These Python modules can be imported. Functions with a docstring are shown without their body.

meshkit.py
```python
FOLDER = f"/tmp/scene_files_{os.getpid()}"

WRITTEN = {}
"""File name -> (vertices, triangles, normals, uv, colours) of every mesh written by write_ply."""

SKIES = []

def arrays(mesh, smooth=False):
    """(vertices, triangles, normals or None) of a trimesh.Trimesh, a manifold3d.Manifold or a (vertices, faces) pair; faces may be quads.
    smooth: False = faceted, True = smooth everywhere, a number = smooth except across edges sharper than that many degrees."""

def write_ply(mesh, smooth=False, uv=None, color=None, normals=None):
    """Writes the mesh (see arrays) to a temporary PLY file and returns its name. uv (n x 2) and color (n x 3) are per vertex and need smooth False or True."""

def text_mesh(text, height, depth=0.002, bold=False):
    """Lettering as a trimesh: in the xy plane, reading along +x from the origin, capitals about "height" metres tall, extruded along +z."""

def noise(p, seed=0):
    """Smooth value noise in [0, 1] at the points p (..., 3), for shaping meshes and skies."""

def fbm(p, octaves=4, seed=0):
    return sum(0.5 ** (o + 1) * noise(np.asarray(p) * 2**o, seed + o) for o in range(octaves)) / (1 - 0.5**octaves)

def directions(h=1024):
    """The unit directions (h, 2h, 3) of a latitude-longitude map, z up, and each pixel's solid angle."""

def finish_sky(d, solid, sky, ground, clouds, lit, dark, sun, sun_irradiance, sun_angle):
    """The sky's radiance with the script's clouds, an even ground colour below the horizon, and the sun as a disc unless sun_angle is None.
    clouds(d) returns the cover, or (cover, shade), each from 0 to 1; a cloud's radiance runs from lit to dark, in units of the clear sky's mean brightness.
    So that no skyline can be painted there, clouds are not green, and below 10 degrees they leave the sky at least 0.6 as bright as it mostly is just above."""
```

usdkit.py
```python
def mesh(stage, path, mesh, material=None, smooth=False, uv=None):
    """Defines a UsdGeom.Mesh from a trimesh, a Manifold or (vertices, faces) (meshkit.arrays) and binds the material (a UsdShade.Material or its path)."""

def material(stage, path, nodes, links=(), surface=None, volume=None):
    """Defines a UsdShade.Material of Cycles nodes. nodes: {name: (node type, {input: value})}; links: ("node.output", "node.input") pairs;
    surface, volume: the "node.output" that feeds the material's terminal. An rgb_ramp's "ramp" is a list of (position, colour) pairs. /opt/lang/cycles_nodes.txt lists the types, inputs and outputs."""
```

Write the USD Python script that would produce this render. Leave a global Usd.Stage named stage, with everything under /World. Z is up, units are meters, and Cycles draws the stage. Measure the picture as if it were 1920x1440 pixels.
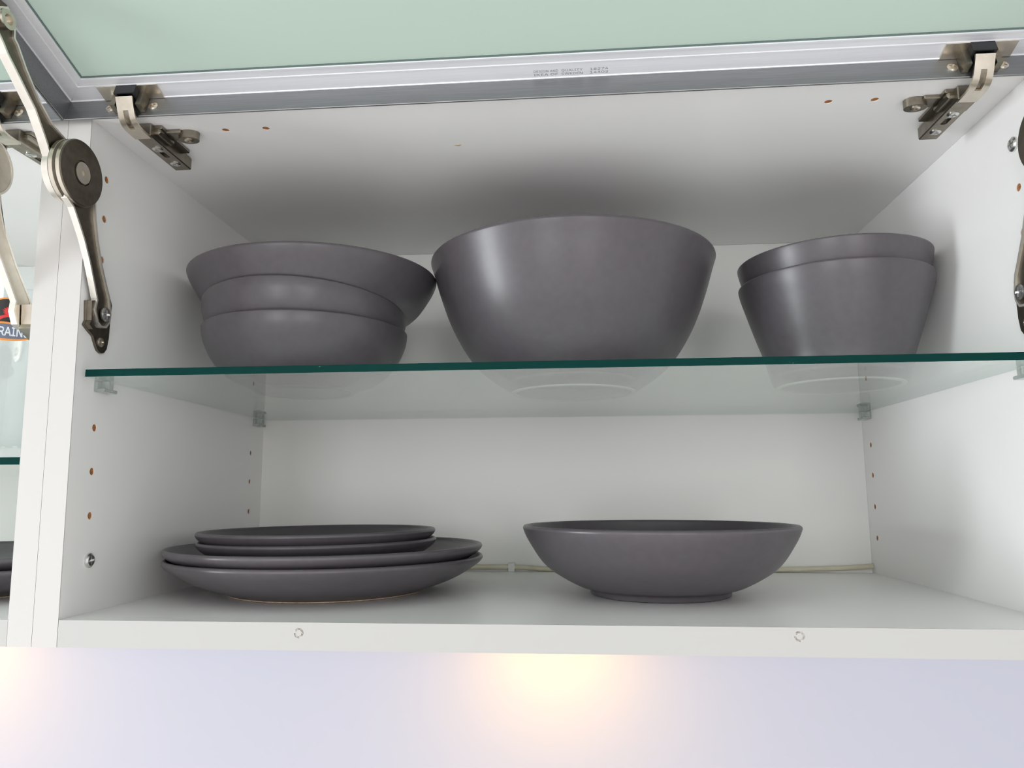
import math, random
import numpy as np, trimesh, manifold3d as m3
import usdkit, meshkit
from shapely.geometry import Polygon, Point, box as sbox
from shapely import affinity
from scipy.interpolate import PchipInterpolator
from pxr import Usd, UsdGeom, UsdLux, UsdShade, Gf, Sdf

random.seed(5)
stage = Usd.Stage.CreateInMemory()
UsdGeom.SetStageUpAxis(stage, 'Z'); UsdGeom.SetStageMetersPerUnit(stage, 1.0)
UsdGeom.Xform.Define(stage, '/World'); UsdGeom.Scope.Define(stage, '/World/Looks')

# ------------------------------------------------------------------ camera, light, exposure
FPX = 1410.37
CAM = (0.3597, -0.5060, 0.0842)
cam = UsdGeom.Camera.Define(stage, '/World/camera')
cam.CreateHorizontalApertureAttr(36.0); cam.CreateVerticalApertureAttr(27.0)
cam.CreateFocalLengthAttr(36.0 * FPX / 1920.0)
cam.CreateClippingRangeAttr(Gf.Vec2f(0.01, 100))
def _rot(e):
    cx, sx, cy, sy, cz, sz = math.cos(e[0]), math.sin(e[0]), math.cos(e[1]), math.sin(e[1]), math.cos(e[2]), math.sin(e[2])
    X = np.array([[1,0,0],[0,cx,-sx],[0,sx,cx]]); Y = np.array([[cy,0,sy],[0,1,0],[-sy,0,cy]]); Z = np.array([[cz,-sz,0],[sz,cz,0],[0,0,1]])
    return Z @ Y @ X
_M = _rot((-0.14575, 0.08181, -0.01625)) @ np.array([[1,0,0],[0,0,-1],[0,1,0.]])
_m = np.eye(4); _m[0,:3], _m[1,:3], _m[2,:3], _m[3,:3] = _M[0], -_M[1], -_M[2], CAM
cam.AddTransformOp().Set(Gf.Matrix4d(_m.tolist()))
cam.CreateExposureAttr(0.0)

dome = UsdLux.DomeLight.Define(stage, '/World/room_light')
dome.CreateIntensityAttr(0.325); dome.CreateColorAttr(Gf.Vec3f(1.0, 0.98, 0.975))
def rect_light(name, pos, aim, w, h, power, col):
    l = UsdLux.RectLight.Define(stage, '/World/' + name)
    l.CreateWidthAttr(w); l.CreateHeightAttr(h); l.CreateIntensityAttr(power); l.CreateColorAttr(Gf.Vec3f(*col))
    z = np.array(pos, float) - np.array(aim, float); z /= np.linalg.norm(z)
    x = np.cross((0,0,1), z); x /= np.linalg.norm(x); y = np.cross(z, x)
    m = np.eye(4); m[0,:3], m[1,:3], m[2,:3], m[3,:3] = x, y, z, pos
    l.AddTransformOp().Set(Gf.Matrix4d(m.tolist()))
rect_light('window_light_side', (-2.6, -1.10, -0.30), (0.3, 0.1, 0.15), 0.60, 1.25, 21.0, (0.92, 0.975, 1.0))
rect_light('fill_light_front', (-0.55, -2.9, 0.12), (0.33, 0.1, 0.15), 0.60, 1.1, 6.2, (0.96, 0.98, 1.0))  # added fill from the front, lifts the back wall of the cupboard
rect_light('fill_light_right', (1.05, -2.9, 0.12), (0.33, 0.1, 0.15), 0.60, 1.1, 4.6, (1.0, 0.985, 0.97))  # second added fill, brightens the upper back and right side

# ------------------------------------------------------------------ dimensions (metres): x right, y into the cupboard, z up
W, D, H, T = 0.6731, 0.3428, 0.3661, 0.0181
LA, LB, LC = 0.0051, -0.0007, -0.0018      # the left side stands a touch out of plumb: inner face x at front foot, front head, back
SHELF_Z, SHELF_T = 0.17527, 0.0053
WALL_Y = 0.362

# ------------------------------------------------------------------ helpers
used = {}
def numbered(path):
    if path not in used: used[path] = 0; return path
    used[path] += 1
    return f'{path}_{used[path]:03d}'
def key(p, label=None, cat=None, group=None, kind=None):
    for k, v in (('label', label), ('category', cat), ('group', group), ('kind', kind)):
        if v: p.SetCustomDataByKey(k, v)
    return p
def obj(name, mesh, mat, parent=None, smooth=30, **tags):
    base = str(parent.GetPath()) if parent is not None else '/World'
    p = usdkit.mesh(stage, numbered(base + '/' + name), mesh, mat, smooth=smooth).GetPrim()
    return key(p, **tags)
def thing(name, label, cat, loc=(0,0,0), tilt=(0,0), rotz=0, group=None, parent=None):
    base = str(parent.GetPath()) if parent is not None else '/World'
    x = UsdGeom.Xform.Define(stage, numbered(base + '/' + name))
    x.AddTranslateOp().Set(Gf.Vec3d(*loc))
    if tilt[0] or tilt[1]:
        x.AddRotateXYZOp().Set(Gf.Vec3f(math.degrees(math.atan(tilt[1])), -math.degrees(math.atan(tilt[0])), 0))
    if rotz: x.AddRotateZOp().Set(rotz)
    return key(x.GetPrim(), label, cat, group)
def part_group(name, parent):
    return UsdGeom.Xform.Define(stage, numbered(str(parent.GetPath()) + '/' + name)).GetPrim()

def tm(man):
    m = man.to_mesh(); return trimesh.Trimesh(np.asarray(m.vert_properties)[:, :3], np.asarray(m.tri_verts), process=False)
def man(t):
    t = t.copy(); t.merge_vertices()
    return m3.Manifold(m3.Mesh(vert_properties=np.asarray(t.vertices, np.float32), tri_verts=np.asarray(t.faces, np.uint32)))
def hull(pts): return m3.Manifold.hull_points([tuple(map(float, p)) for p in pts])
def cbm(x0, x1, y0, y1, z0, z1, c=0.0006):
    P = []
    for a in (0, 1):
        for b in (0, 1):
            for d in (0, 1):
                X, Y, Z = (x0, x1)[a], (y0, y1)[b], (z0, z1)[d]
                sx, sy, sz = (1, -1)[a]*c, (1, -1)[b]*c, (1, -1)[d]*c
                P += [(X, Y+sy, Z+sz), (X+sx, Y, Z+sz), (X+sx, Y+sy, Z)]
    return hull(P)
def cb(*a, **k): return tm(cbm(*a, **k))
def cat(*ms): return trimesh.util.concatenate(list(ms))
def yz_prism(poly, x0, x1):
    """extrude a polygon of (y, z) along x"""
    out = []
    for g in getattr(poly, 'geoms', [poly]):
        t = trimesh.creation.extrude_polygon(g, x1 - x0, engine='earcut')
        v = t.vertices; t = trimesh.Trimesh(np.stack([v[:, 2] + x0, v[:, 0], v[:, 1]], 1), t.faces, process=False)
        if t.volume < 0: t.invert()
        out.append(t)
    return cat(*out)
def cyl(p0, p1, r, n=40, r2=None):
    p0, p1 = np.array(p0, float), np.array(p1, float); h = np.linalg.norm(p1 - p0)
    m = tm(m3.Manifold.cylinder(h, r, r if r2 is None else r2, n))
    m.apply_transform(trimesh.geometry.align_vectors([0, 0, 1], (p1 - p0) / h)); m.apply_translation(p0); return m
def lathe(profile, n=160):
    """closed (r, z) polyline, revolved"""
    P = np.array(profile, float); k = len(P); a = np.linspace(0, 2*np.pi, n, endpoint=False)
    V = np.stack([np.outer(np.cos(a), P[:, 0]), np.outer(np.sin(a), P[:, 0]), np.tile(P[:, 1], (n, 1))], -1).reshape(-1, 3)
    F = []
    for i in range(n):
        j = (i + 1) % n
        for q in range(k):
            w = (q + 1) % k
            a0, a1, b0, b1 = i*k+q, i*k+w, j*k+q, j*k+w
            F += [(a0, b0, b1), (a0, b1, a1)]
    t = trimesh.Trimesh(V, F); t.merge_vertices(); t.update_faces(t.nondegenerate_faces()); t.remove_unreferenced_vertices()
    t.fix_normals()
    return t
def screw_head(c, axis, r, h, slots=2, dome=0.35):
    c, axis = np.array(c, float), np.array(axis, float)
    b = m3.Manifold.cylinder(h*0.6, r, r, 36) + m3.Manifold.cylinder(h*0.4, r, r*0.72, 36).translate((0, 0, h*0.6))
    for k in range(slots):
        b = b - m3.Manifold.cube((r*1.25 if slots > 1 else r*2.4, r*0.28, h), True).rotate((0, 0, 90*k + 8)).translate((0, 0, h*0.85))
    m = tm(b); m.apply_transform(trimesh.geometry.align_vectors([0, 0, 1], axis / np.linalg.norm(axis))); m.apply_translation(c); return m
def mirror_x(m, x_wall, s):
    m = m.copy()
    T4 = np.eye(4); T4[0, 0] = s; T4[0, 3] = x_wall
    m.apply_transform(T4)
    if m.is_watertight and m.volume < 0: m.invert()
    return m

# ------------------------------------------------------------------ materials
def plain(name, col, rough=0.4, metal=0.0, spec=0.5, bump=0.0, bscale=400, **k):
    nodes = {'p': ('principled_bsdf', {'base_color': col, 'roughness': rough, 'metallic': metal, 'specular_ior_level': spec, **k})}
    links = []
    if bump:
        nodes.update({'t': ('texture_coordinate', {}), 'n': ('noise_texture', {'scale': bscale, 'detail': 3.0}), 'b': ('bump', {'strength': bump, 'distance': 0.0004})})
        links = [('t.object', 'n.vector'), ('n.fac', 'b.height'), ('b.normal', 'p.normal')]
    return usdkit.material(stage, '/World/Looks/' + name, nodes, links, surface='p.BSDF')
def speckle(name, c1, c2, scale, lo, hi, rough, spec=0.5, bump=0.0, metal=0.0, stretch=(1,1,1)):
    nodes = {'t': ('texture_coordinate', {}), 'm': ('mapping', {'scale': stretch}), 'n': ('noise_texture', {'scale': scale, 'detail': 4.0}),
             'r': ('rgb_ramp', {'ramp': [(lo, c1), (hi, c2)]}), 'p': ('principled_bsdf', {'roughness': rough, 'specular_ior_level': spec, 'metallic': metal})}
    links = [('t.object', 'm.vector'), ('m.vector', 'n.vector'), ('n.fac', 'r.fac'), ('r.color', 'p.base_color')]
    if bump:
        nodes['b'] = ('bump', {'strength': bump, 'distance': 0.0003}); links += [('n.fac', 'b.height'), ('b.normal', 'p.normal')]
    return usdkit.material(stage, '/World/Looks/' + name, nodes, links, surface='p.BSDF')
def thin_glass(name, tint, rough=0.0, f0=0.04, gain=0.96):
    return usdkit.material(stage, '/World/Looks/' + name, {
        'w': ('layer_weight', {'blend': 0.5}), 'e': ('math', {'math_type': 'power', 'value2': 5.0}), 'a': ('math', {'math_type': 'multiply_add', 'value2': gain, 'value3': f0}),
        't': ('transparent_bsdf', {'color': tint}), 'g': ('glossy_bsdf', {'color': (1, 1, 1), 'roughness': rough}), 'x': ('mix_closure', {})},
        [('w.facing', 'e.value1'), ('e.value', 'a.value1'), ('a.value', 'x.fac'), ('t.BSDF', 'x.closure1'), ('g.BSDF', 'x.closure2')], surface='x.closure')

M = {}
M['melamine'] = plain('melamine', (0.905, 0.895, 0.885), 0.33, spec=0.4, bump=0.06, bscale=900)
M['back_board'] = plain('back_board', (0.90, 0.90, 0.875), 0.5, spec=0.3)
M['edging'] = plain('edging', (0.61, 0.595, 0.575), 0.4, spec=0.4)
M['edging_shaded'] = plain('edging_shaded', (0.51, 0.505, 0.49), 0.45, spec=0.35)  # bottom edging painted darker for the weaker light low down
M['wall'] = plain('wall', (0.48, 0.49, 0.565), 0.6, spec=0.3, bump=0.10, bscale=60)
M['ceiling_paint'] = plain('ceiling_paint', (0.75, 0.75, 0.74), 0.7, spec=0.2)
M['chipboard'] = speckle('chipboard', (0.20, 0.07, 0.02), (0.50, 0.22, 0.07), 900, 0.3, 0.7, 0.9)
M['chip_tan'] = plain('chip_tan', (0.62, 0.48, 0.33), 0.8)
M['worn_mark'] = speckle('worn_mark', (0.30, 0.26, 0.22), (0.62, 0.58, 0.52), 700, 0.35, 0.65, 0.8)
M['stoneware'] = speckle('stoneware', (0.088, 0.079, 0.089), (0.097, 0.087, 0.097), 160, 0.35, 0.65, 0.34, spec=0.55)
M['biscuit'] = speckle('biscuit', (0.42, 0.30, 0.20), (0.62, 0.50, 0.38), 300, 0.3, 0.7, 0.85)
M['foot_grey'] = plain('foot_grey', (0.72, 0.71, 0.68), 0.6)
M['nickel'] = speckle('nickel', (0.66, 0.60, 0.51), (0.74, 0.68, 0.59), 200, 0.3, 0.7, 0.30, metal=1.0)
M['nickel_dark'] = speckle('nickel_dark', (0.27, 0.24, 0.19), (0.33, 0.30, 0.25), 200, 0.3, 0.7, 0.36, metal=1.0)
M['nickel_stay'] = speckle('nickel_stay', (0.15, 0.13, 0.10), (0.20, 0.175, 0.14), 200, 0.3, 0.7, 0.42, metal=1.0)
M['nickel_lit'] = speckle('nickel_lit', (0.84, 0.80, 0.73), (0.90, 0.87, 0.80), 200, 0.3, 0.7, 0.30, metal=0.8)  # nickel lightened: light on the arm edges is put into the colour
M['screw'] = plain('screw', (0.72, 0.72, 0.70), 0.25, metal=1.0)
M['aluminium'] = speckle('aluminium', (0.80, 0.81, 0.84), (0.85, 0.86, 0.89), 30, 0.3, 0.7, 0.40, metal=0.45, stretch=(1, 40, 40))
M['aluminium_shaded'] = speckle('aluminium_shaded', (0.26, 0.265, 0.27), (0.31, 0.315, 0.32), 30, 0.3, 0.7, 0.45, metal=1.0, stretch=(1, 40, 40))  # rail aluminium darkened: the lip's shade is put into the colour
M['black_plastic'] = plain('black_plastic', (0.015, 0.016, 0.018), 0.4)
M['shadow_strip'] = plain('shadow_strip', (0.12, 0.17, 0.16), 0.6)  # dark colour painting the shadow gap round the door glass
M['clear_plastic'] = plain('clear_plastic', (0.75, 0.80, 0.77), 0.15, transmission_weight=0.75, ior=1.46)
M['white_plastic'] = plain('white_plastic', (0.80, 0.80, 0.76), 0.4)
M['cable'] = speckle('cable', (0.62, 0.57, 0.42), (0.74, 0.70, 0.56), 40, 0.3, 0.7, 0.45)
M['ink'] = plain('ink', (0.20, 0.21, 0.22), 0.7)
M['glass'] = thin_glass('shelf_glass', (0.93, 0.975, 0.955))
M['tumbler'] = thin_glass('tumbler_glass', (0.95, 0.975, 0.975), f0=0.05)
M['frost'] = usdkit.material(stage, '/World/Looks/frosted_glass', {
    'd': ('principled_bsdf', {'base_color': (0.64, 0.74, 0.665), 'roughness': 0.45, 'specular_ior_level': 0.4}),
    't': ('translucent_bsdf', {'color': (0.80, 0.90, 0.84)}), 'x': ('mix_closure', {'fac': 0.45})},
    [('d.BSDF', 'x.closure1'), ('t.BSDF', 'x.closure2')], surface='x.closure')
M['edge_green'] = usdkit.material(stage, '/World/Looks/glass_edge', {
    't': ('texture_coordinate', {}), 'm': ('mapping', {'scale': (1.0, 1.0, 2.0)}), 'n': ('noise_texture', {'scale': 130.0, 'detail': 2.0}),
    'r': ('rgb_ramp', {'ramp': [(0.0, (0.003, 0.032, 0.028)), (0.735, (0.004, 0.038, 0.033)), (0.77, (0.5, 0.6, 0.58)), (1.0, (0.6, 0.7, 0.66))]}),
    'p': ('principled_bsdf', {'roughness': 0.35, 'specular_ior_level': 0.03})},
    [('t.object', 'm.vector'), ('m.vector', 'n.vector'), ('n.fac', 'r.fac'), ('r.color', 'p.base_color')], surface='p.BSDF')
M['edge_pale'] = thin_glass('glass_edge_pale', (0.93, 0.96, 0.95), f0=0.0, gain=0.05)
M['lamp_lens'] = usdkit.material(stage, '/World/Looks/lamp_lens', {'e': ('emission', {'color': (1.0, 0.62, 0.22), 'strength': 12.0})}, surface='e.emission')
M['orange'] = plain('print_orange', (0.85, 0.33, 0.06), 0.4)
M['print_black'] = plain('print_black', (0.012, 0.012, 0.014), 0.4)
M['red'] = plain('print_red', (0.72, 0.03, 0.03), 0.4)
M['slate'] = plain('print_slate', (0.14, 0.17, 0.25), 0.4)
M['print_white'] = plain('print_white', (0.72, 0.78, 0.84), 0.4)

# ------------------------------------------------------------------ the wall behind
obj('wall_back', cb(-2.2, 2.4, WALL_Y, WALL_Y + 0.12, -1.4, 1.3, c=0.002), M['wall'], smooth=False, kind='structure', label='smooth white kitchen wall behind and below the wall cabinets', cat='wall')

obj('ceiling', cb(-2.6, 2.8, -3.2, WALL_Y - .001, 0.98, 1.04, c=0.002), M['ceiling_paint'], smooth=False, kind='structure', label='white kitchen ceiling above the wall cabinets, out of view', cat='ceiling')  # unseen ceiling, added to block dome light from above

# ------------------------------------------------------------------ doors, hinges and lift stays
DO = np.array([-0.0022, 0.3799]); DA = math.radians(19.0)          # the raised flap: hinge-side corner (y, z), slope above the horizontal
DU = np.array([-math.cos(DA), math.sin(DA)]); DN = np.array([-math.sin(DA), -math.cos(DA)])   # along the flap, and out of its inside face
DL = 0.398
def dp(x, u, n): q = DO + DU*u + DN*n; return (x, q[0], q[1])
def rail(profile, a, b, ax):
    """profile: polygon of (p, n), p measured from the outer edge inwards; mitred at both ends; ax: hinge | tip | left | right"""
    P = list(profile); x0, x1 = a, b; k = len(P); V = []
    for end in (0, 1):
        for p, n in P:
            if ax == 'hinge': V.append(dp((x0 + p + .0001) if end == 0 else (x1 - p - .0001), p, n))
            elif ax == 'tip': V.append(dp((x0 + p) if end == 0 else (x1 - p), DL - p, n))
            elif ax == 'left': V.append(dp(x0 + p, p + .0001 if end == 0 else DL - p, n))
            else: V.append(dp(x1 - p, p + .0001 if end == 0 else DL - p, n))
    pl = Polygon(P); t2 = trimesh.creation.triangulate_polygon(pl, engine='earcut')
    F = []
    idx = {(round(x, 7), round(y, 7)): i for i, (x, y) in enumerate(P)}
    remap = [idx[(round(x, 7), round(y, 7))] for x, y in t2[0]]
    for f in t2[1]:
        f = [remap[i] for i in f]; F.append(f); F.append([f[0]+k, f[2]+k, f[1]+k])
    for i in range(k):
        j = (i + 1) % k; F += [(i, j, j+k), (i, j+k, i+k)]
    t = trimesh.Trimesh(V, F, process=False); trimesh.repair.fix_normals(t)
    return t
mm = 0.001
LIP = [(p*mm, n*mm) for p, n in [(-1.4, -5), (-1.4, 18.3), (-0.9, 18.6), (-0.3, 18.6), (0, 18.2), (0, -5)]]
RAIL = [(p*mm, n*mm) for p, n in [(0.02, 0.7), (0.5, 0.7), (0.9, 0), (12.2, 0), (12.5, 0.5), (13.2, 0.5), (13.5, -0.1), (14.2, -0.1), (14.5, 0.3),
                                  (18.6, 0.3), (19.0, 1.0), (20.3, 1.0), (20.6, 0.4), (20.6, -0.6), (0.02, -0.6)]]
def make_door(cab, x0, x1, print_at=None):
    g = part_group('door', cab)
    for ax in ('hinge', 'tip', 'left', 'right'):
        obj('frame_rail', rail(RAIL, x0, x1, ax), M['aluminium'], g, smooth=20)
        obj('frame_lip', rail(LIP, x0, x1, ax), M['aluminium_shaded'], g, smooth=20)
    a, b = 0.0025, DL - 0.0025
    xs = (x0 + 0.0025, x1 - 0.0025)
    pts = [dp(x, u, n) for x in xs for u in (a, b) for n in (-0.0008, -0.0046)]
    obj('glass_pane', tm(hull(pts)), M['frost'], g, smooth=False, label='pale green frosted glass pane of the raised door')
    s = []
    for (xa, xb, ua, ub) in ((x0+.0203, x1-.0203, .0203, .0216), (x0+.0203, x1-.0203, DL-.0216, DL-.0203), (x0+.0203, x0+.0216, .0216, DL-.0216), (x1-.0216, x1-.0203, .0216, DL-.0216)):
        s.append(tm(hull([dp(x, u, n) for x in (xa, xb) for u in (ua, ub) for n in (-0.0007, 0.0001)])))
    obj('shadow_strip', cat(*s), M['shadow_strip'], g, smooth=False)  # strips that paint a shadow line along the frame
    if print_at is not None:
        ms = []
        for dx, l1, l2 in ((0.0, 'DESIGN AND', 'IKEA OF'), (0.0198, 'QUALITY', 'SWEDEN'), (0.0398, '18274', '14302')):
            for row, txt in ((0, l1), (1, l2)):
                t = meshkit.text_mesh(txt, 0.0019, 0.00006)
                w = (0.0175, 0.0150, 0.0128)[int(dx*60)]
                sc = np.eye(4); sc[0, 0] = w / np.ptp(t.vertices[:, 0]); t.apply_transform(sc)
                v = t.vertices.copy(); uu = 0.0062 - 0.0029*row
                q = np.array([dp(print_at + dx + X, uu + Y - 0.0009, 0.00001 + Z) for X, Y, Z in v])
                ms.append(trimesh.Trimesh(q, t.faces, process=False))
        obj('printed_text', cat(*ms), M['ink'], g, smooth=False)
    return g

def plate_with_rim(pts, x0, x1, dip=0.0016, rim=0.0015):
    pl = Polygon(pts).buffer(0.0012).buffer(-0.0012).buffer(-0.0008).buffer(0.0008)
    if pts is UP: pl = pl.union(Point(-0.0225, 0.3126).buffer(.0203, 32))
    core = pl.buffer(-rim)
    core = max(getattr(core, 'geoms', [core]), key=lambda q: q.area)
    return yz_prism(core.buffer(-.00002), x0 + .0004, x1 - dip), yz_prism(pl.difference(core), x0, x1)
UP = [(-.0840,.389),(-.0829,.3787),(-.0797,.3762),(-.0705,.3644),(-.0566,.3501),(-.0427,.3403),(-.0277,.3359),(-.012,.326),(-.010,.305),(-.024,.294),(-.036,.303),(-.0426,.3176),
      (-.0497,.3278),(-.0606,.3414),(-.0782,.3561),(-.0886,.3646),(-.0928,.3693),(-.0975,.3735),(-.101,.381),(-.0985,.391),(-.0915,.3952)]
LO = [(-.036,.301),(-.0321,.2907),(-.025,.2866),(-.0186,.2782),(-.0107,.2671),(-.003,.2536),(.0036,.2394),(.0088,.2278),(.0072,.2202),(.0114,.2111),(.0162,.2085),(.0225,.2093),(.0265,.2145),
      (.0271,.2209),(.0244,.2327),(.0202,.24),(.0126,.2543),(.0052,.2726),(.0009,.2876),(-.0016,.3031),(-.010,.318),(-.026,.320)]
BR = [(.0046,.2265),(.0112,.2286),(.018,.230),(.0319,.2349),(.0345,.230),(.0340,.2227),(.0336,.2037),(.0320,.1950),(.0290,.1915),(.0255,.1906),(.0215,.1922),(.0190,.1954),(.0150,.2019),(.0084,.2053),(.0038,.2082),(.0058,.2119)]
DISC = (-0.0225, 0.3126)
def make_stay(cab, xw, s, dy=0.0, fold=0.0, dz=0.0, cheeks=True, off=0.0, finish=None):
    g = part_group('lift_stay', cab)
    fin = M[finish or 'nickel_stay']
    def f(m, bracket=False):
        m = mirror_x(m, xw, s); v = m.vertices.copy()
        v[:, 0] += s*off*(np.clip(s*(v[:, 0] - xw)/.004, 0, 1) if bracket else 1)
        v[:, 1] += 0 if bracket else dy + fold*np.clip((v[:, 2] - .225)/.06, 0, 1); v[:, 2] += dz
        m.vertices = v; return m
    for nm, pts, a, b in (('upper_arm', UP, -0.0045, 0.0018), ('lower_arm', LO, 0.0043, 0.0090)):
        plate, rim = plate_with_rim(pts, a, b)
        obj(nm, f(plate), fin, g); obj(nm + '_rim', f(rim), M['nickel_lit'], g, label='raised rim along the edges of the arm, its lit look painted in')
    y, z = DISC
    d = lathe([(0, .0019), (.0228, .0019), (.0235, .0026), (.0235, .0060), (.0228, .0066), (.0225, .0070), (.0228, .0074), (.0235, .0080), (.0235, .0112), (.0229, .0119), (.0090, .0120), (.0088, .0110), (0, .0110)], 96)
    d.apply_transform(np.array([[0,0,1,0],[1,0,0,y],[0,1,0,z],[0,0,0,1.]]))
    obj('joint_disc', f(d), fin, g)
    for q0, q1 in ((.0027, .0059), (.0081, .0111)):
        rg = lathe([(.0234, q0), (.02365, q0 + .0003), (.02365, q1 - .0003), (.0234, q1)], 96); rg.apply_transform(np.array([[0,0,1,0],[1,0,0,y],[0,1,0,z],[0,0,0,1.]]))
        obj('disc_rim', f(rg), M['nickel'], g)  # lighter bands stand in for light catching the disc's edge
    obj('hub', f(tm(man(cyl((.0112, y, z), (.0127, y, z), .0078)) - man(cyl((.0116, y, z), (.014, y, z), .0020, 6)))), M['nickel'], g)
    p = Polygon(BR).buffer(.001).buffer(-.001)
    cheek = Polygon([(.0046,.2265),(.0112,.2286),(.0093,.2222),(.0080,.214),(.0105,.2085),(.0135,.2068),(.0084,.2053),(.0038,.2082),(.0058,.2119)])
    br = man(yz_prism(p, 0.0002, 0.0040)) + man(cyl((.003, .0194, .2191), (.0046, .0194, .2191), .006))
    if cheeks: br = br + man(yz_prism(cheek.buffer(-.0002), 0.002, 0.0078))
    obj('wall_bracket', f(tm(br), True), fin, g)
    obj('screw', f(screw_head((.0088, .0194, .2191), (1, 0, 0), .0054, .0018)), M['screw'], g, label='bright cross-head pivot screw')
    obj('screw', f(screw_head((.0038, .0240, .1990), (1, 0, 0), .0036, .0012), True), M['nickel'], g)
    db = cbm(-.0158, -.0046, -.0990, -.0840, .3850, .4020, c=.001)
    obj('door_bracket', f(tm(db)), fin, g)
    ring = tm(man(cyl((.0002, -.0925, .3853), (.0042, -.0925, .3853), .0062)) - man(cyl((.0020, -.0925, .3853), (.006, -.0925, .3853), .0034)))
    obj('pivot_ring', f(ring), M['nickel'], g)
def ribbon(path, t, x0, x1):
    """a bent strip: (y, z) centre line, thickness t, from x0 to x1"""
    P = np.array(path, float); d = np.gradient(P, axis=0); d /= np.linalg.norm(d, axis=1)[:, None]; n = np.stack([-d[:, 1], d[:, 0]], 1)*t/2
    return yz_prism(Polygon(np.vstack([P + n, (P - n)[::-1]])), x0, x1)
def dbox(x0, x1, u0, u1, n0, n1): return tm(hull([dp(x, u, n) for x in (x0, x1) for u in (u0, u1) for n in (n0, n1)]))
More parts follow.
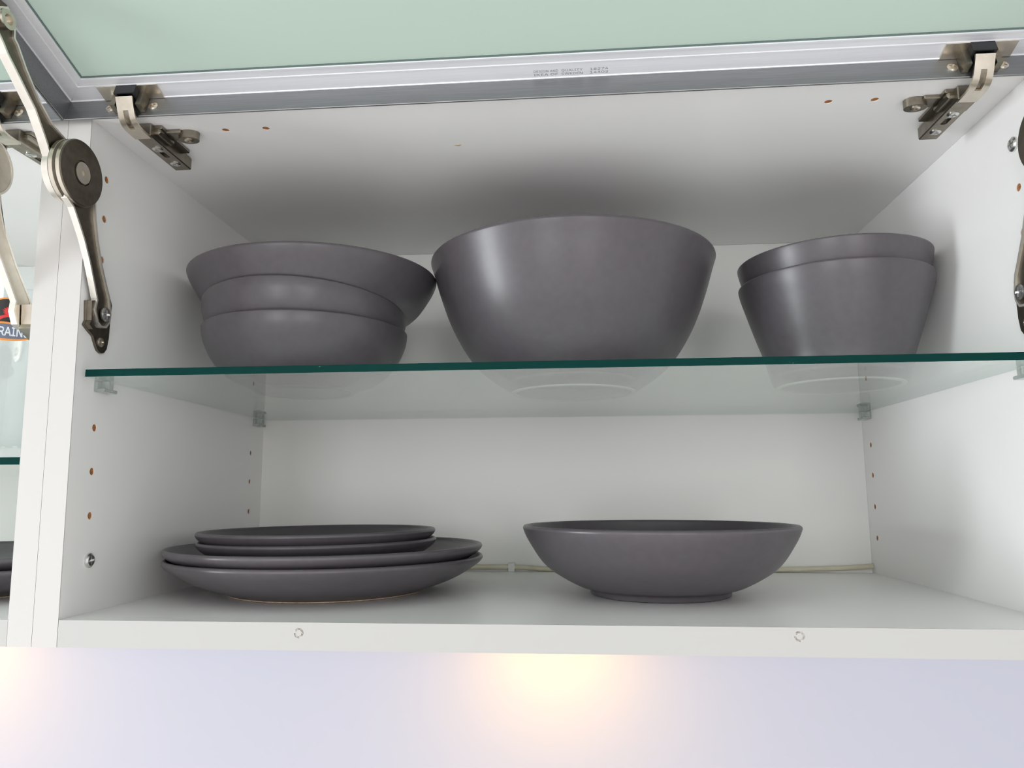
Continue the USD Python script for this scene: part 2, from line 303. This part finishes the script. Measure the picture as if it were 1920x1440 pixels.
def make_hinge(cab, xc, s):
    """s = +1: the inner side of the cupboard lies towards +x"""
    g = part_group('hinge', cab)
    f = lambda m: mirror_x(m, xc, s)
    obj('cup_plate', f(cat(dbox(-.0232, -.0078, .0004, .0128, 0, .0012), dbox(.0078, .0232, .0004, .0128, 0, .0012))), M['nickel'], g, smooth=False)
    cup = man(dbox(-.0078, .0078, .0002, .0130, 0, .0085)) - man(dbox(-.0060, .0060, .0030, .0120, .0015, .0100))
    obj('cup', f(tm(cup)), M['black_plastic'], g, smooth=False, label='black plastic cup of the hinge')
    obj('cup_cheek', f(cat(dbox(-.0118, -.0079, .0003, .0080, .0012, .0150), dbox(.0079, .0118, .0003, .0080, .0012, .0150))), M['nickel_dark'], g, smooth=False)
    for k in (-1, 1):
        q = dp(k*.0165, 0.0, .0095)
        obj('screw', f(screw_head(q, (0, DU[0], DU[1]), .0036, .0014)), M['nickel'], g)
    path = [(-.0160, .3740), (-.0140, .3690), (-.0115, .3630), (-.0085, .3585), (-.0040, .3562), (.0020, .3553), (.0115, .3551)]
    tt = np.linspace(0, 1, 7); fy, fz = PchipInterpolator(tt, [p[0] for p in path]), PchipInterpolator(tt, [p[1] for p in path])
    seg = lambda a, b: [(float(fy(t)), float(fz(t))) for t in np.linspace(a, b, 12)]
    link = cat(ribbon(seg(0, 1), .0016, -.0064, -.0020), ribbon(seg(0, 1), .0016, .0020, .0064), ribbon(seg(0, .28), .0016, -.0020, .0020), ribbon(seg(.72, 1), .0016, -.0020, .0020))
    obj('link_arm', f(link), M['nickel'], g)
    obj('link_spring', f(ribbon([(a, b + .0016) for a, b in seg(.2, .8)], .0010, -.0022, .0022)), M['nickel_dark'], g)
    bar = cbm(-.0070, .0070, .0085, .0710, .3556, .3655, c=.0007) - cbm(-.0022, .0022, .0370, .0465, .350, .3580, c=.0009)
    obj('hinge_arm', f(tm(bar)), M['nickel_dark'], g)
    obj('slot', f(cb(-.0021, .0021, .0371, .0464, .3572, .3576, c=.0001)), M['black_plastic'], g)
    for yy in (.0310, .0580):
        obj('screw', f(screw_head((0, yy, .3557), (0, 0, -1), .0040, .0011)), M['screw'], g)
    base = cbm(-.0130, .0130, .0130, .0560, .3630, H - .0001, c=.0006) + cbm(-.0120, .0120, .0125, .0350, .3590, .3640, c=.0015) + cbm(-.0125, .024, .0200, .0340, .3632, H - .0001, c=.0008)
    for k in (1,):
        w = affinity.translate(affinity.scale(Point(0, 0).buffer(.0070, 24), 1.15, 0.85), k*.0275, .0275)
        t = trimesh.creation.extrude_polygon(w, .0062, engine='earcut'); t.apply_translation((0, 0, H - .0063))
        base = base + man(t)
    obj('mounting_plate', f(tm(base)), M['nickel_dark'], g)
    for k in (1,):
        obj('screw', f(screw_head((k*.0275, .0275, H - .0062), (0, 0, -1), .0034, .0011)), M['nickel'], g)

# ------------------------------------------------------------------ wall cabinets
FL = -0.01803
EB = .0008
def edging(c0, c1, z0, z1):
    return tm(hull([(x + (.0 if k == 0 else 0), y, z) for (pair, z) in ((c0, z0), (c1, z1)) for k, x in enumerate(pair) for y in (0.0, EB - .00002)]))
def panel(c0, c1):
    """c0, c1: the four (x, y) foot and four (x, y) head corners"""
    return hull([(x, y, FL) for x, y in c0] + [(x, y, H + T) for x, y in c1])
def hx(z, y):                                   # inner face of the main left side
    t = (z - 0) / H; k = y / D
    return (LA + (LB - LA)*t)*(1 - k) + LC*k
def drilled(body, holes, sx, xf):
    for y, z in holes:
        c = cyl((xf(z, y) - .011*sx if False else xf(z, y) + .002*sx, y, z), (xf(z, y) - .0105*sx, y, z), .0028, 20)
        body = body - man(c)
    return body
def hole_liner(p, axis):
    p, a = np.array(p, float), np.array(axis, float)
    return cyl(p - a*.0006, p - a*.0104, .00278, 20)

def make_cabinet(label, main):
    cab = thing('wall_cabinet', label, 'cabinet')
    o = 0.0 if main else -(W + 2*T + .0003)
    sk = (lambda z, y: hx(z, y)) if main else (lambda z, y: o)
    gap = .00012
    if main:
        lf = [(LA, EB), (LC, D + .0155), (LC - T, D + .0155), (LA - T, EB)]; lt = [(LB, EB), (LC, D + .0155), (LC - T, D + .0155), (LB - T, EB)]
        rf = [(W, EB), (W, D + .0155), (W + T, D + .0155), (W + T, EB)]; rt = rf
        xl = [(LA, LB, LC)]; il = lambda z, y: hx(z, y); ir = lambda z, y: W
    else:
        g2 = 2*T + .0003
        lf = [(o, EB), (o, D + .0155), (o - T, D + .0155), (o - T, EB)]; lt = lf
        rf = [(LA - g2, EB), (LC - g2, D + .0155), (LC - T - .0003, D + .0155), (LA - T - .0003, EB)]; rt = [(LB - g2, EB), (LC - g2, D + .0155), (LC - T - .0003, D + .0155), (LB - T - .0003, EB)]
        il = lambda z, y: o; ir = lambda z, y: hx(z, y) - g2
    front_l = [(.0225, .3276), (.0226, .2956), (.0227, .2630)] + [(.0265, .1344), (.0266, .1020), (.0275, .0697)]
    back_l = [(.3085, .2042), (.3093, .1309), (.3099, .0991), (.3106, .0663)]
    front_r = [(.0243, .2957), (.0249, .2632), (.0250, .1344), (.0250, .1020), (.0250, .0697)]
    back_r = [(.3216, .2064), (.3234, .1343), (.3236, .1023), (.3241, .0695), (.3238, .0370)]
    L, R = panel(lf, lt), panel(rf, rt)
    liners = []
    if main:
        for y, z in front_l + back_l:
            L = L - man(cyl((il(z, y) + .002, y, z), (il(z, y) - .0105, y, z), .0028, 20)); liners.append(((il(z, y), y, z), (1, 0, 0)))
        for y, z in front_r + back_r:
            R = R - man(cyl((W - .002, y, z), (W + .0105, y, z), .0028, 20)); liners.append(((W, y, z), (-1, 0, 0)))
    obj('side_panel', tm(L), M['melamine'], cab, smooth=False)
    obj('side_panel', tm(R), M['melamine'], cab, smooth=False)
    for q0, q1 in ((lf, lt), (rf, rt)):
        obj('edge_band', edging((q0[0][0], q0[3][0]), (q1[0][0], q1[3][0]), FL, H + T), M['edging'], cab, smooth=False)
    def slab(z0, z1, y1, g=gap, y0=EB):
        return hull([(il(z, y) + g, y, z) for z in (z0, z1) for y in (y0, y1)] + [(ir(z, y) - g, y, z) for z in (z0, z1) for y in (y0, y1)])
    bot, top = slab(FL, 0.0, D - .0001), slab(H, H + T, D + .0155)
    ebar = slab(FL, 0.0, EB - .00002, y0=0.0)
    if main:
        for x, y in ((.0922, .0259), (.1246, .0261), (.5480, .0244), (.5807, .0243)):
            top = top - man(cyl((x, y, H - .002), (x, y, H + .0105), .0028, 20)); liners.append(((x, y, H), (0, 0, -1)))
        for x, z in ((.1745, -.0068), (.4991, -.0054)):
            ring = man(cyl((x, -.001, z), (x, .0016, z), .0034, 9)) - man(cyl((x, -.002, z), (x, .002, z), .0022, 7))
            for k, (cx, cz) in enumerate(((-.003, .001), (.0015, -.003))):
                ring = ring - m3.Manifold.cube((.002, .01, .0022), True).translate((x + cx, 0, z + cz))
            ebar = ebar - ring
    obj('edge_band', tm(ebar), M['edging_shaded'], cab, smooth=False)
    obj('edge_band', tm(slab(H, H + T, EB - .00002, y0=0.0)), M['edging'], cab, smooth=False)
    obj('bottom_panel', tm(bot), M['melamine'], cab, smooth=False)
    obj('top_panel', tm(top), M['melamine'], cab, smooth=False)
    obj('back_panel', tm(hull([(il(z, D) + gap, y, z) for z in (FL, H - .0002) for y in (D, D + .0155)] + [(ir(z, D) - gap, y, z) for z in (FL, H - .0002) for y in (D, D + .0155)])), M['back_board'], cab, smooth=False)
    for p, a in liners: obj('drill_hole', hole_liner(p, a), M['chipboard'], cab)
    if main:
        for x, z in ((.1745, -.0068), (.4991, -.0054)):
            r = man(cyl((x, .0003, z), (x, .0007, z), .0030, 9)) - man(cyl((x, -.002, z), (x, .003, z), .0023, 7))
            obj('chipped_screw_mark', tm(r), M['worn_mark'], cab, smooth=False, label='small chipped ring-shaped mark on the front edge')
        for p, a in (((hx(.0374, .029), .029, .0374), (1, 0, 0)), ((W, .0240, .3276), (-1, 0, 0))):
            obj('connector_bolt', screw_head(p, a, .0052, .0026), M['screw'], cab, label='domed steel cross-head connector bolt')
    if main:
        fl = trimesh.creation.extrude_polygon(Polygon([(.2655, .0672), (.2668, .0664), (.2690, .0666), (.2704, .0662), (.2716, .0674), (.2700, .0688), (.2682, .0690), (.2672, .0682)]), .0002, engine='earcut'); fl.apply_translation((0, 0, H - .0002))
        obj('chip_mark', fl, M['chip_tan'], cab, smooth=False, label='small tan chip in the ceiling of the cabinet')
    make_door(cab, o - .0165 + (0 if main else -.0005), o + W + .0165 - (0 if main else -.0002), print_at=(o + .3346 if main else None))
    if main:
        make_hinge(cab, .0345, 1); make_hinge(cab, W - .0358, -1)
        make_stay(cab, 0.0, 1); make_stay(cab, W, -1)
    else:
        make_hinge(cab, o + W - .0350, -1); make_stay(cab, o + W - .0003, -1, -.009, -.014, -.002, cheeks=False, off=.006, finish='nickel')
    return cab, il, ir, o
cabA, ilA, irA, oA = make_cabinet('open white wall cabinet with raised glass flap, holding the grey dishes', True)
cabB, ilB, irB, oB = make_cabinet('neighbouring white wall cabinet cut off at the left, holding a beer glass', False)

# ------------------------------------------------------------------ glass shelves and their pins
def make_shelf(x0, x1, ztop, label, y0=.0068, y1=.3392):
    t = thing('glass_shelf', label, 'shelf', (0, 0, 0), group=None)
    z0 = ztop - SHELF_T; e = .0004
    pane = cb(x0 + e, x1 - e, y0 + e, y1 - e, z0, ztop, c=.00005)
    pane.update_faces(np.abs(pane.face_normals[:, 2]) > .9); pane.remove_unreferenced_vertices()      # its four edges are the parts below
    obj('glass_pane', pane, M['glass'], t, smooth=False)
    obj('front_edge', cb(x0, x1, y0, y0 + e - .00005, z0, ztop, c=.00008), M['edge_green'], t, smooth=False, label='dark green polished front edge')
    obj('rear_edge', cb(x0, x1, y1 - e + .00005, y1, z0, ztop, c=.00008), M['edge_pale'], t, smooth=False)
    obj('side_edge', cb(x0, x0 + e - .00005, y0 + e, y1 - e, z0, ztop, c=.00008), M['edge_pale'], t, smooth=False)
    obj('side_edge', cb(x1 - e + .00005, x1, y0 + e, y1 - e, z0, ztop, c=.00008), M['edge_pale'], t, smooth=False)
    return t
make_shelf(.0056, W - .0012, SHELF_Z, 'clear glass shelf with dark green edge carrying the grey bowls')
make_shelf(oB + .0015, irB(.11, 0) - .0060, .1120, 'glass shelf in the left cabinet, under the beer glass')
def shelf_pin(cab, x, y, z, s, big):
    """clear plastic pin: a peg in the side and a cup that carries the glass"""
    zb = z - SHELF_T
    m = cbm(*sorted((x + s*.0002, x + s*.0085)), y - .0085, y + .0085, zb - .0088, zb - .0062, c=.0006) + cbm(*sorted((x + s*.0002, x + s*.0028)), y - .0085, y + .0085, zb - .0088, zb - .0002, c=.0006) \
        + cbm(*sorted((x + s*.0012, x + s*.0085)), y - .003, y + .003, zb - .0070, zb - .0002, c=.0004)
    obj('shelf_pin', tm(m), M['clear_plastic'], cab)
shelf_pin(cabA, hx(.165, .031), .0310, SHELF_Z, 1, True)
shelf_pin(cabA, hx(.165, .315), .3200, SHELF_Z, 1, False)
shelf_pin(cabA, W, .0310, SHELF_Z, -1, True)
shelf_pin(cabA, W, .3240, SHELF_Z, -1, False)

# ------------------------------------------------------------------ dishes
def dish_profile(outer, t, foot_h, floor_t, nseg=44):
    """outer: (r, z) in mm from the foot's top outwards to the rim; returns a closed (r, z) polyline in metres"""
    P = np.array(outer, float)
    s = np.r_[0, np.cumsum(np.linalg.norm(np.diff(P, axis=0), axis=1))]
    q = np.linspace(0, s[-1], nseg); O = np.stack([PchipInterpolator(s, P[:, 0])(q), PchipInterpolator(s, P[:, 1])(q)], 1)
    d = np.gradient(O, axis=0); d /= np.linalg.norm(d, axis=1)[:, None]; N = np.stack([-d[:, 1], d[:, 0]], 1)
    a = np.linspace(0, math.pi, 9)[1:-1]
    c = O[-1] + N[-1]*t/2
    cap = [c + (-N[-1]*math.cos(x) + d[-1]*math.sin(x))*t/2 for x in a]
    I = O + N*t
    I = I[(I[:, 0] < c[0]) & (I[:, 1] > floor_t + .3)]
    zin = floor_t
    r0 = I[0, 0]; bl = [(r0*k, zin + (I[0, 1] - zin)*k**6) for k in np.linspace(0, 1, 10)[1:-1]]
    prof = [(0, foot_h*.7), (O[0, 0] - 5.5, foot_h*.7), (O[0, 0] - 5.0, foot_h)] + [(O[0, 0] - .3, foot_h)] + [tuple(o) for o in O] + [tuple(x) for x in cap] + [tuple(i) for i in I[::-1]] + bl[::-1] + [(0, zin)]
    return np.array(prof)*mm
def make_dish(name, label, cat_, rim, spec, tilt=(0, 0), group=None, dz=0.0, foot='biscuit', scale=1.0):
    """rim: centre of the rim circle"""
    outer, t, fh, ft = spec
    outer = [(r*scale, z*scale) for r, z in outer]
    h = outer[-1][1]*mm
    n = np.array([-tilt[0], -tilt[1], 1.0]); n /= np.linalg.norm(n)
    base = np.array(rim, float) - n*h; base[2] += dz
    o = thing(name, label, cat_, tuple(base), tilt, group=group)
    obj('body', lathe(dish_profile(outer, t, fh, ft)), M['stoneware'], o, smooth=50)
    r = outer[0][0]
    obj('foot_ring', lathe(np.array([(r - 4.6, fh - .02), (r - 4.3, .4), (r - 3.8, 0), (r - 1.2, 0), (r - .6, .4), (r - .5, fh - .02)])*mm), M[foot], o, smooth=40, label='unglazed pale foot ring' if foot != 'stoneware' else None)
    return o
BIG = ([(57.8, 1.5), (59.5, 3), (72, 11), (86, 22), (94, 31), (105, 48), (114, 66), (123.5, 92), (129.5, 112), (132.4, 121.0)], 5.0, 1.5, 7)
CONE = ([(53.2, 1.5), (54.6, 3), (61.2, 26), (68.6, 48), (75.8, 71), (80.2, 86), (81.2, 91)], 3.2, 1.5, 6)
ROUND = ([(44.5, 1.5), (47, 3), (66, 11.5), (80.5, 26), (87.5, 39), (90.6, 50), (91.0, 55.1)], 2.6, 1.5, 6)
DEEP = ([(58.6, 1.2), (58.9, 4.0), (68, 7), (82, 14.0), (97.5, 25), (109.0, 41), (114.0, 50), (115.8, 54.8)], 4.6, 1.2, 7)
PLATE = ([(85.5, 1.2), (87, 2.0), (100, 6.3), (115, 12.3), (129, 20.6), (135.2, 25.0), (137.0, 27.2)], 4.6, 1.2, 7.2)
LOWPLATE = ([(r, z*.82) for r, z in PLATE[0]],) + PLATE[1:]
SIDE = ([(60, 1.2), (61, 2.0), (76, 7.0), (90, 14.5), (99, 20.5), (102, 23.2), (103.2, 25.2)], 4.2, 1.2, 6.5)
zs = SHELF_Z + .0002
make_dish('serving_bowl', 'large dark grey serving bowl alone in the middle of the glass shelf', 'bowl', (.3594, .1870, zs + .1210), BIG, foot='foot_grey')
make_dish('tapered_bowl', 'grey straight-sided bowl standing on the right of the glass shelf, lower of two', 'bowl', (.5920, .1680, zs + .0910), CONE, foot='foot_grey', group='straight-sided bowls on the right')
make_dish('tapered_bowl', 'grey straight-sided bowl nested slightly tilted inside its twin, upper of two', 'bowl', (.5922, .1690, .2862 + .0007), CONE, tilt=(.012, .008), foot='foot_grey', group='straight-sided bowls on the right')
make_dish('round_bowl', 'small rounded grey bowl at the bottom of the left stack on glass', 'bowl', (.1160, .1550, zs + .0551), ROUND, foot='stoneware', group='small rounded bowls in the left stack')
make_dish('round_bowl', 'small rounded grey bowl tilted in the middle of the left stack', 'bowl', (.1150, .1550, .2463 + .0020), ROUND, tilt=(-.0158, -.125), foot='stoneware', group='small rounded bowls in the left stack')
make_dish('deep_plate', 'wide shallow grey bowl lying on top of the two small bowls at left', 'bowl', (.1177, .1690, .2830), DEEP, tilt=(.011, 0), foot='stoneware', scale=.98, group='wide shallow bowls')
make_dish('deep_plate', 'wide shallow grey bowl standing alone on the cabinet floor', 'bowl', (.4299, .1583, .0550), DEEP, foot='stoneware', group='wide shallow bowls')
make_dish('dinner_plate', 'large grey dinner plate at the bottom of the plate stack', 'plate', (.1389, .1680, .0274), PLATE, group='large plates in the stack')
make_dish('dinner_plate', 'large grey dinner plate directly under the two small plates', 'plate', (.1383, .1680, .0366), PLATE, tilt=(.004, 0), group='large plates in the stack')
make_dish('side_plate', 'small grey side plate lying on the large plates, lower of two', 'plate', (.1312, .1640, .0425), SIDE, tilt=(.008, 0), group='small plates in the stack')
make_dish('side_plate', 'small grey side plate on the very top of the plate stack', 'plate', (.1303, .1640, .0507), SIDE, tilt=(.008, 0), group='small plates in the stack')
# the neighbour's plates, of which only the right-hand end shows
make_dish('dinner_plate', 'large grey plate in the left cabinet, lower of two at the picture edge', 'plate', (-.1790, .1640, .0224), LOWPLATE, group='plates in the left cabinet')
make_dish('dinner_plate', 'large grey plate in the left cabinet, upper of two at the picture edge', 'plate', (-.1795, .1640, .0322), LOWPLATE, group='plates in the left cabinet')

# ------------------------------------------------------------------ beer glass with its printed badge
GC = (-.1038, .0628); GZ = .1122; GH = .1530
def glass_r(z): return .0310 + (.0425 - .0310)*min(1, max(0, z/GH))**0.8
gl = thing('beer_glass', 'clear beer glass with red, black and orange oval badge, left cabinet', 'glass', (GC[0], GC[1], GZ), rotz=0)
zz = np.linspace(0.002, GH - .001, 30)
po = [(glass_r(z), z) for z in zz]; pi = [(glass_r(z) - .0022, z) for z in zz[::-1] if z > .014]
obj('body', lathe([(0, 0), (glass_r(0) - .002, 0)] + po + [(glass_r(GH) - .0011, GH)] + pi + [(glass_r(.012) - .006, .0115), (0, .0105)], 96), M['tumbler'], gl, smooth=45)
AZ = math.atan2(CAM[1] - GC[1], CAM[0] - GC[0]) - math.radians(3); LZ = .2112 - GZ
def wrap(poly_or_mesh, lift):
    if isinstance(poly_or_mesh, trimesh.Trimesh): t = poly_or_mesh
    else: t = cat(*[trimesh.creation.extrude_polygon(g, .0001, engine='earcut') for g in getattr(poly_or_mesh, 'geoms', [poly_or_mesh])])
    v, f = trimesh.remesh.subdivide_to_size(t.vertices, t.faces, .003)
    z = LZ + v[:, 1]; r = np.array([glass_r(k) for k in z]) + lift + v[:, 2]; a = AZ + v[:, 0]/r
    return trimesh.Trimesh(np.stack([r*np.cos(a), r*np.sin(a), z], 1), f, process=False)
el = lambda x, y, a, b: affinity.scale(Point(x, y).buffer(1, 48), a, b, origin=(x, y)) if False else affinity.translate(affinity.scale(Point(0, 0).buffer(1, 48), a, b), x, y)
low_o, low_i = el(0, 0, .0225, .0073), el(0, 0, .0212, .0058)
up_o, up_i = el(.003, .0105, .0185, .0160), el(.003, .0105, .0173, .0148)
obj('badge_border', wrap((up_o.difference(up_i).difference(low_o)).union(low_o.difference(low_i)), .00015), M['orange'], gl, smooth=False, label='orange border of the badge')
obj('badge_field', wrap(up_i.difference(low_o), .00015), M['print_black'], gl, smooth=False, label='black upper field of the badge')
obj('badge_band', wrap(low_i, .00015), M['slate'], gl, smooth=False, label='slate-blue oval band carrying the lettering')
feathers = []
for k, (ang, ln) in enumerate(((152, .0125), (163, .0125), (174, .0115), (186, .0105), (198, .0090), (140, .0110))):
    a = math.radians(ang); ln *= .75; c = np.array((.0058, .0140)); d = np.array((math.cos(a), math.sin(a))); n = np.array((-d[1], d[0]))
    feathers.append(Polygon([c + n*.0020, c - n*.0020, c + d*ln*.6 - n*.0013, c + d*ln, c + d*ln*.6 + n*.0010]))
off = (.0012, -.0010)
body = [Polygon([(.0015, .0180), (.0050, .0185), (.0075, .0150), (.0070, .0105), (.0045, .0085), (.0022, .0115)]), Polygon([(.0055, .0175), (.0080, .0225), (.0115, .0230), (.0100, .0205), (.0125, .0195), (.0085, .0180), (.0072, .0150)]),
        Polygon([(.0040, .0115), (-.0020, .0100), (-.0075, .0062), (-.0060, .0090), (-.0085, .0095), (-.0035, .0118), (.0010, .0130)]), Polygon([(.0050, .0105), (.0060, .0066), (.0040, .0064), (.0030, .0100)]), Polygon([(.0070, .0120), (.0115, .0095), (.0120, .0120), (.0075, .0145)])]
em = feathers[0]
for p in feathers[1:] + body: em = em.union(p.buffer(.0001))
em = affinity.scale(em, .85, .9, origin=(.006, .013))
obj('emblem', wrap(em, .00030), M['red'], gl, smooth=False, label='red winged emblem')
tx = meshkit.text_mesh('BRAINS', .0066, .0001, bold=True); b0 = tx.bounds
S4 = np.eye(4); S4[0, 0] = .0248/(b0[1][0] - b0[0][0]); tx.apply_translation((-(b0[0][0] + b0[1][0])/2, -(b0[0][1] + b0[1][1])/2, 0)); tx.apply_transform(S4); tx.apply_translation((.0046, 0, 0))
obj('lettering', wrap(tx, .00030), M['print_white'], gl, smooth=False, label='white capital lettering')

# ------------------------------------------------------------------ cable along the back, with its clip
def tube(path, r, n=14):
    P = np.array(path, float); V, F = [], []
    d = np.gradient(P, axis=0); d /= np.linalg.norm(d, axis=1)[:, None]
    for p, q in zip(P, d):
        a = np.cross(q, (0, 0, 1)); a /= np.linalg.norm(a); b = np.cross(a, q)
        V += [p + r*(math.cos(t)*a + math.sin(t)*b) for t in np.linspace(0, 2*math.pi, n, endpoint=False)]
    for i in range(len(P) - 1):
        for j in range(n):
            k = (j + 1) % n; F += [(i*n+j, i*n+k, (i+1)*n+k), (i*n+j, (i+1)*n+k, (i+1)*n+j)]
    c0, c1 = len(V), len(V) + 1; V += [P[0], P[-1]]
    for j in range(n):
        k = (j + 1) % n; F += [(c0, k, j), (c1, (len(P)-1)*n+j, (len(P)-1)*n+k)]
    t = trimesh.Trimesh(V, F, process=False); t.fix_normals(); return t
cr = .0027
cx = [.004, .08, .20, .25, .2885, .310, .325, .345, .40, .48, .56, .62, .660, W - .0003]
cz = [.0045, .0045, .0046, .0047, .0047, .0040, .0029, .0028, .0028, .0028, .0030, .0042, .0060, .0068]
cy = [D - .0029]*5 + [D - .0030, D - .0042, D - .0050, D - .0040, D - .0034, D - .0030, D - .0029, D - .0029, D - .0029]
xs = np.linspace(cx[0], cx[-1], 120)
obj('cable', tube(np.stack([xs, PchipInterpolator(cx, cy)(xs), PchipInterpolator(cx, cz)(xs)], 1), cr), M['cable'], None, smooth=60, label='cream electric cable lying along the back edge of the cabinet floor', cat='cable')
clip = yz_prism(Polygon([(D - .0001, .0002), (D - .0001, .0098), (D - .0020, .0098), (D - .0062, .0086), (D - .0068, .0060), (D - .0068, .0002), (D - .0060, .0002), (D - .0058, .0050), (D - .0045, .0077), (D - .0014, .0078), (D - .0004, .0060), (D - .0004, .0002)]), .2850, .2918)
obj('cable_clip', clip, M['white_plastic'], None, label='small white plastic clip over the cable, behind the plate stack', cat='cable clip')

# ------------------------------------------------------------------ lamps under the cabinets (out of view, their glow falls on the wall)
def under_lamp(x, label, power=70.0):
    t = thing('cabinet_lamp', label, 'lamp', (x, .2720, FL), group='lamps under the cabinets')
    obj('housing', lathe([(.0, -.0001), (.034, -.0001), (.034, -.011), (.032, -.013), (.0265, -.013), (.0260, -.009), (0, -.009)], 64), M['nickel'], t)
    obj('lens', lathe([(0, -.0092), (.0255, -.0092), (.0255, -.0102), (0, -.0102)], 48), M['lamp_lens'], t)
    l = UsdLux.DiskLight.Define(stage, str(t.GetPath()) + '/bulb')
    l.CreateRadiusAttr(.024); l.CreateIntensityAttr(power); l.CreateColorAttr(Gf.Vec3f(1.0, .52, .05))
    l.AddTranslateOp().Set(Gf.Vec3d(0, 0, -.0135))
under_lamp(.3335, 'round warm spotlight fixed under the main cabinet, glowing on the wall')
under_lamp(-.372, 'round warm spotlight fixed under the left cabinet')
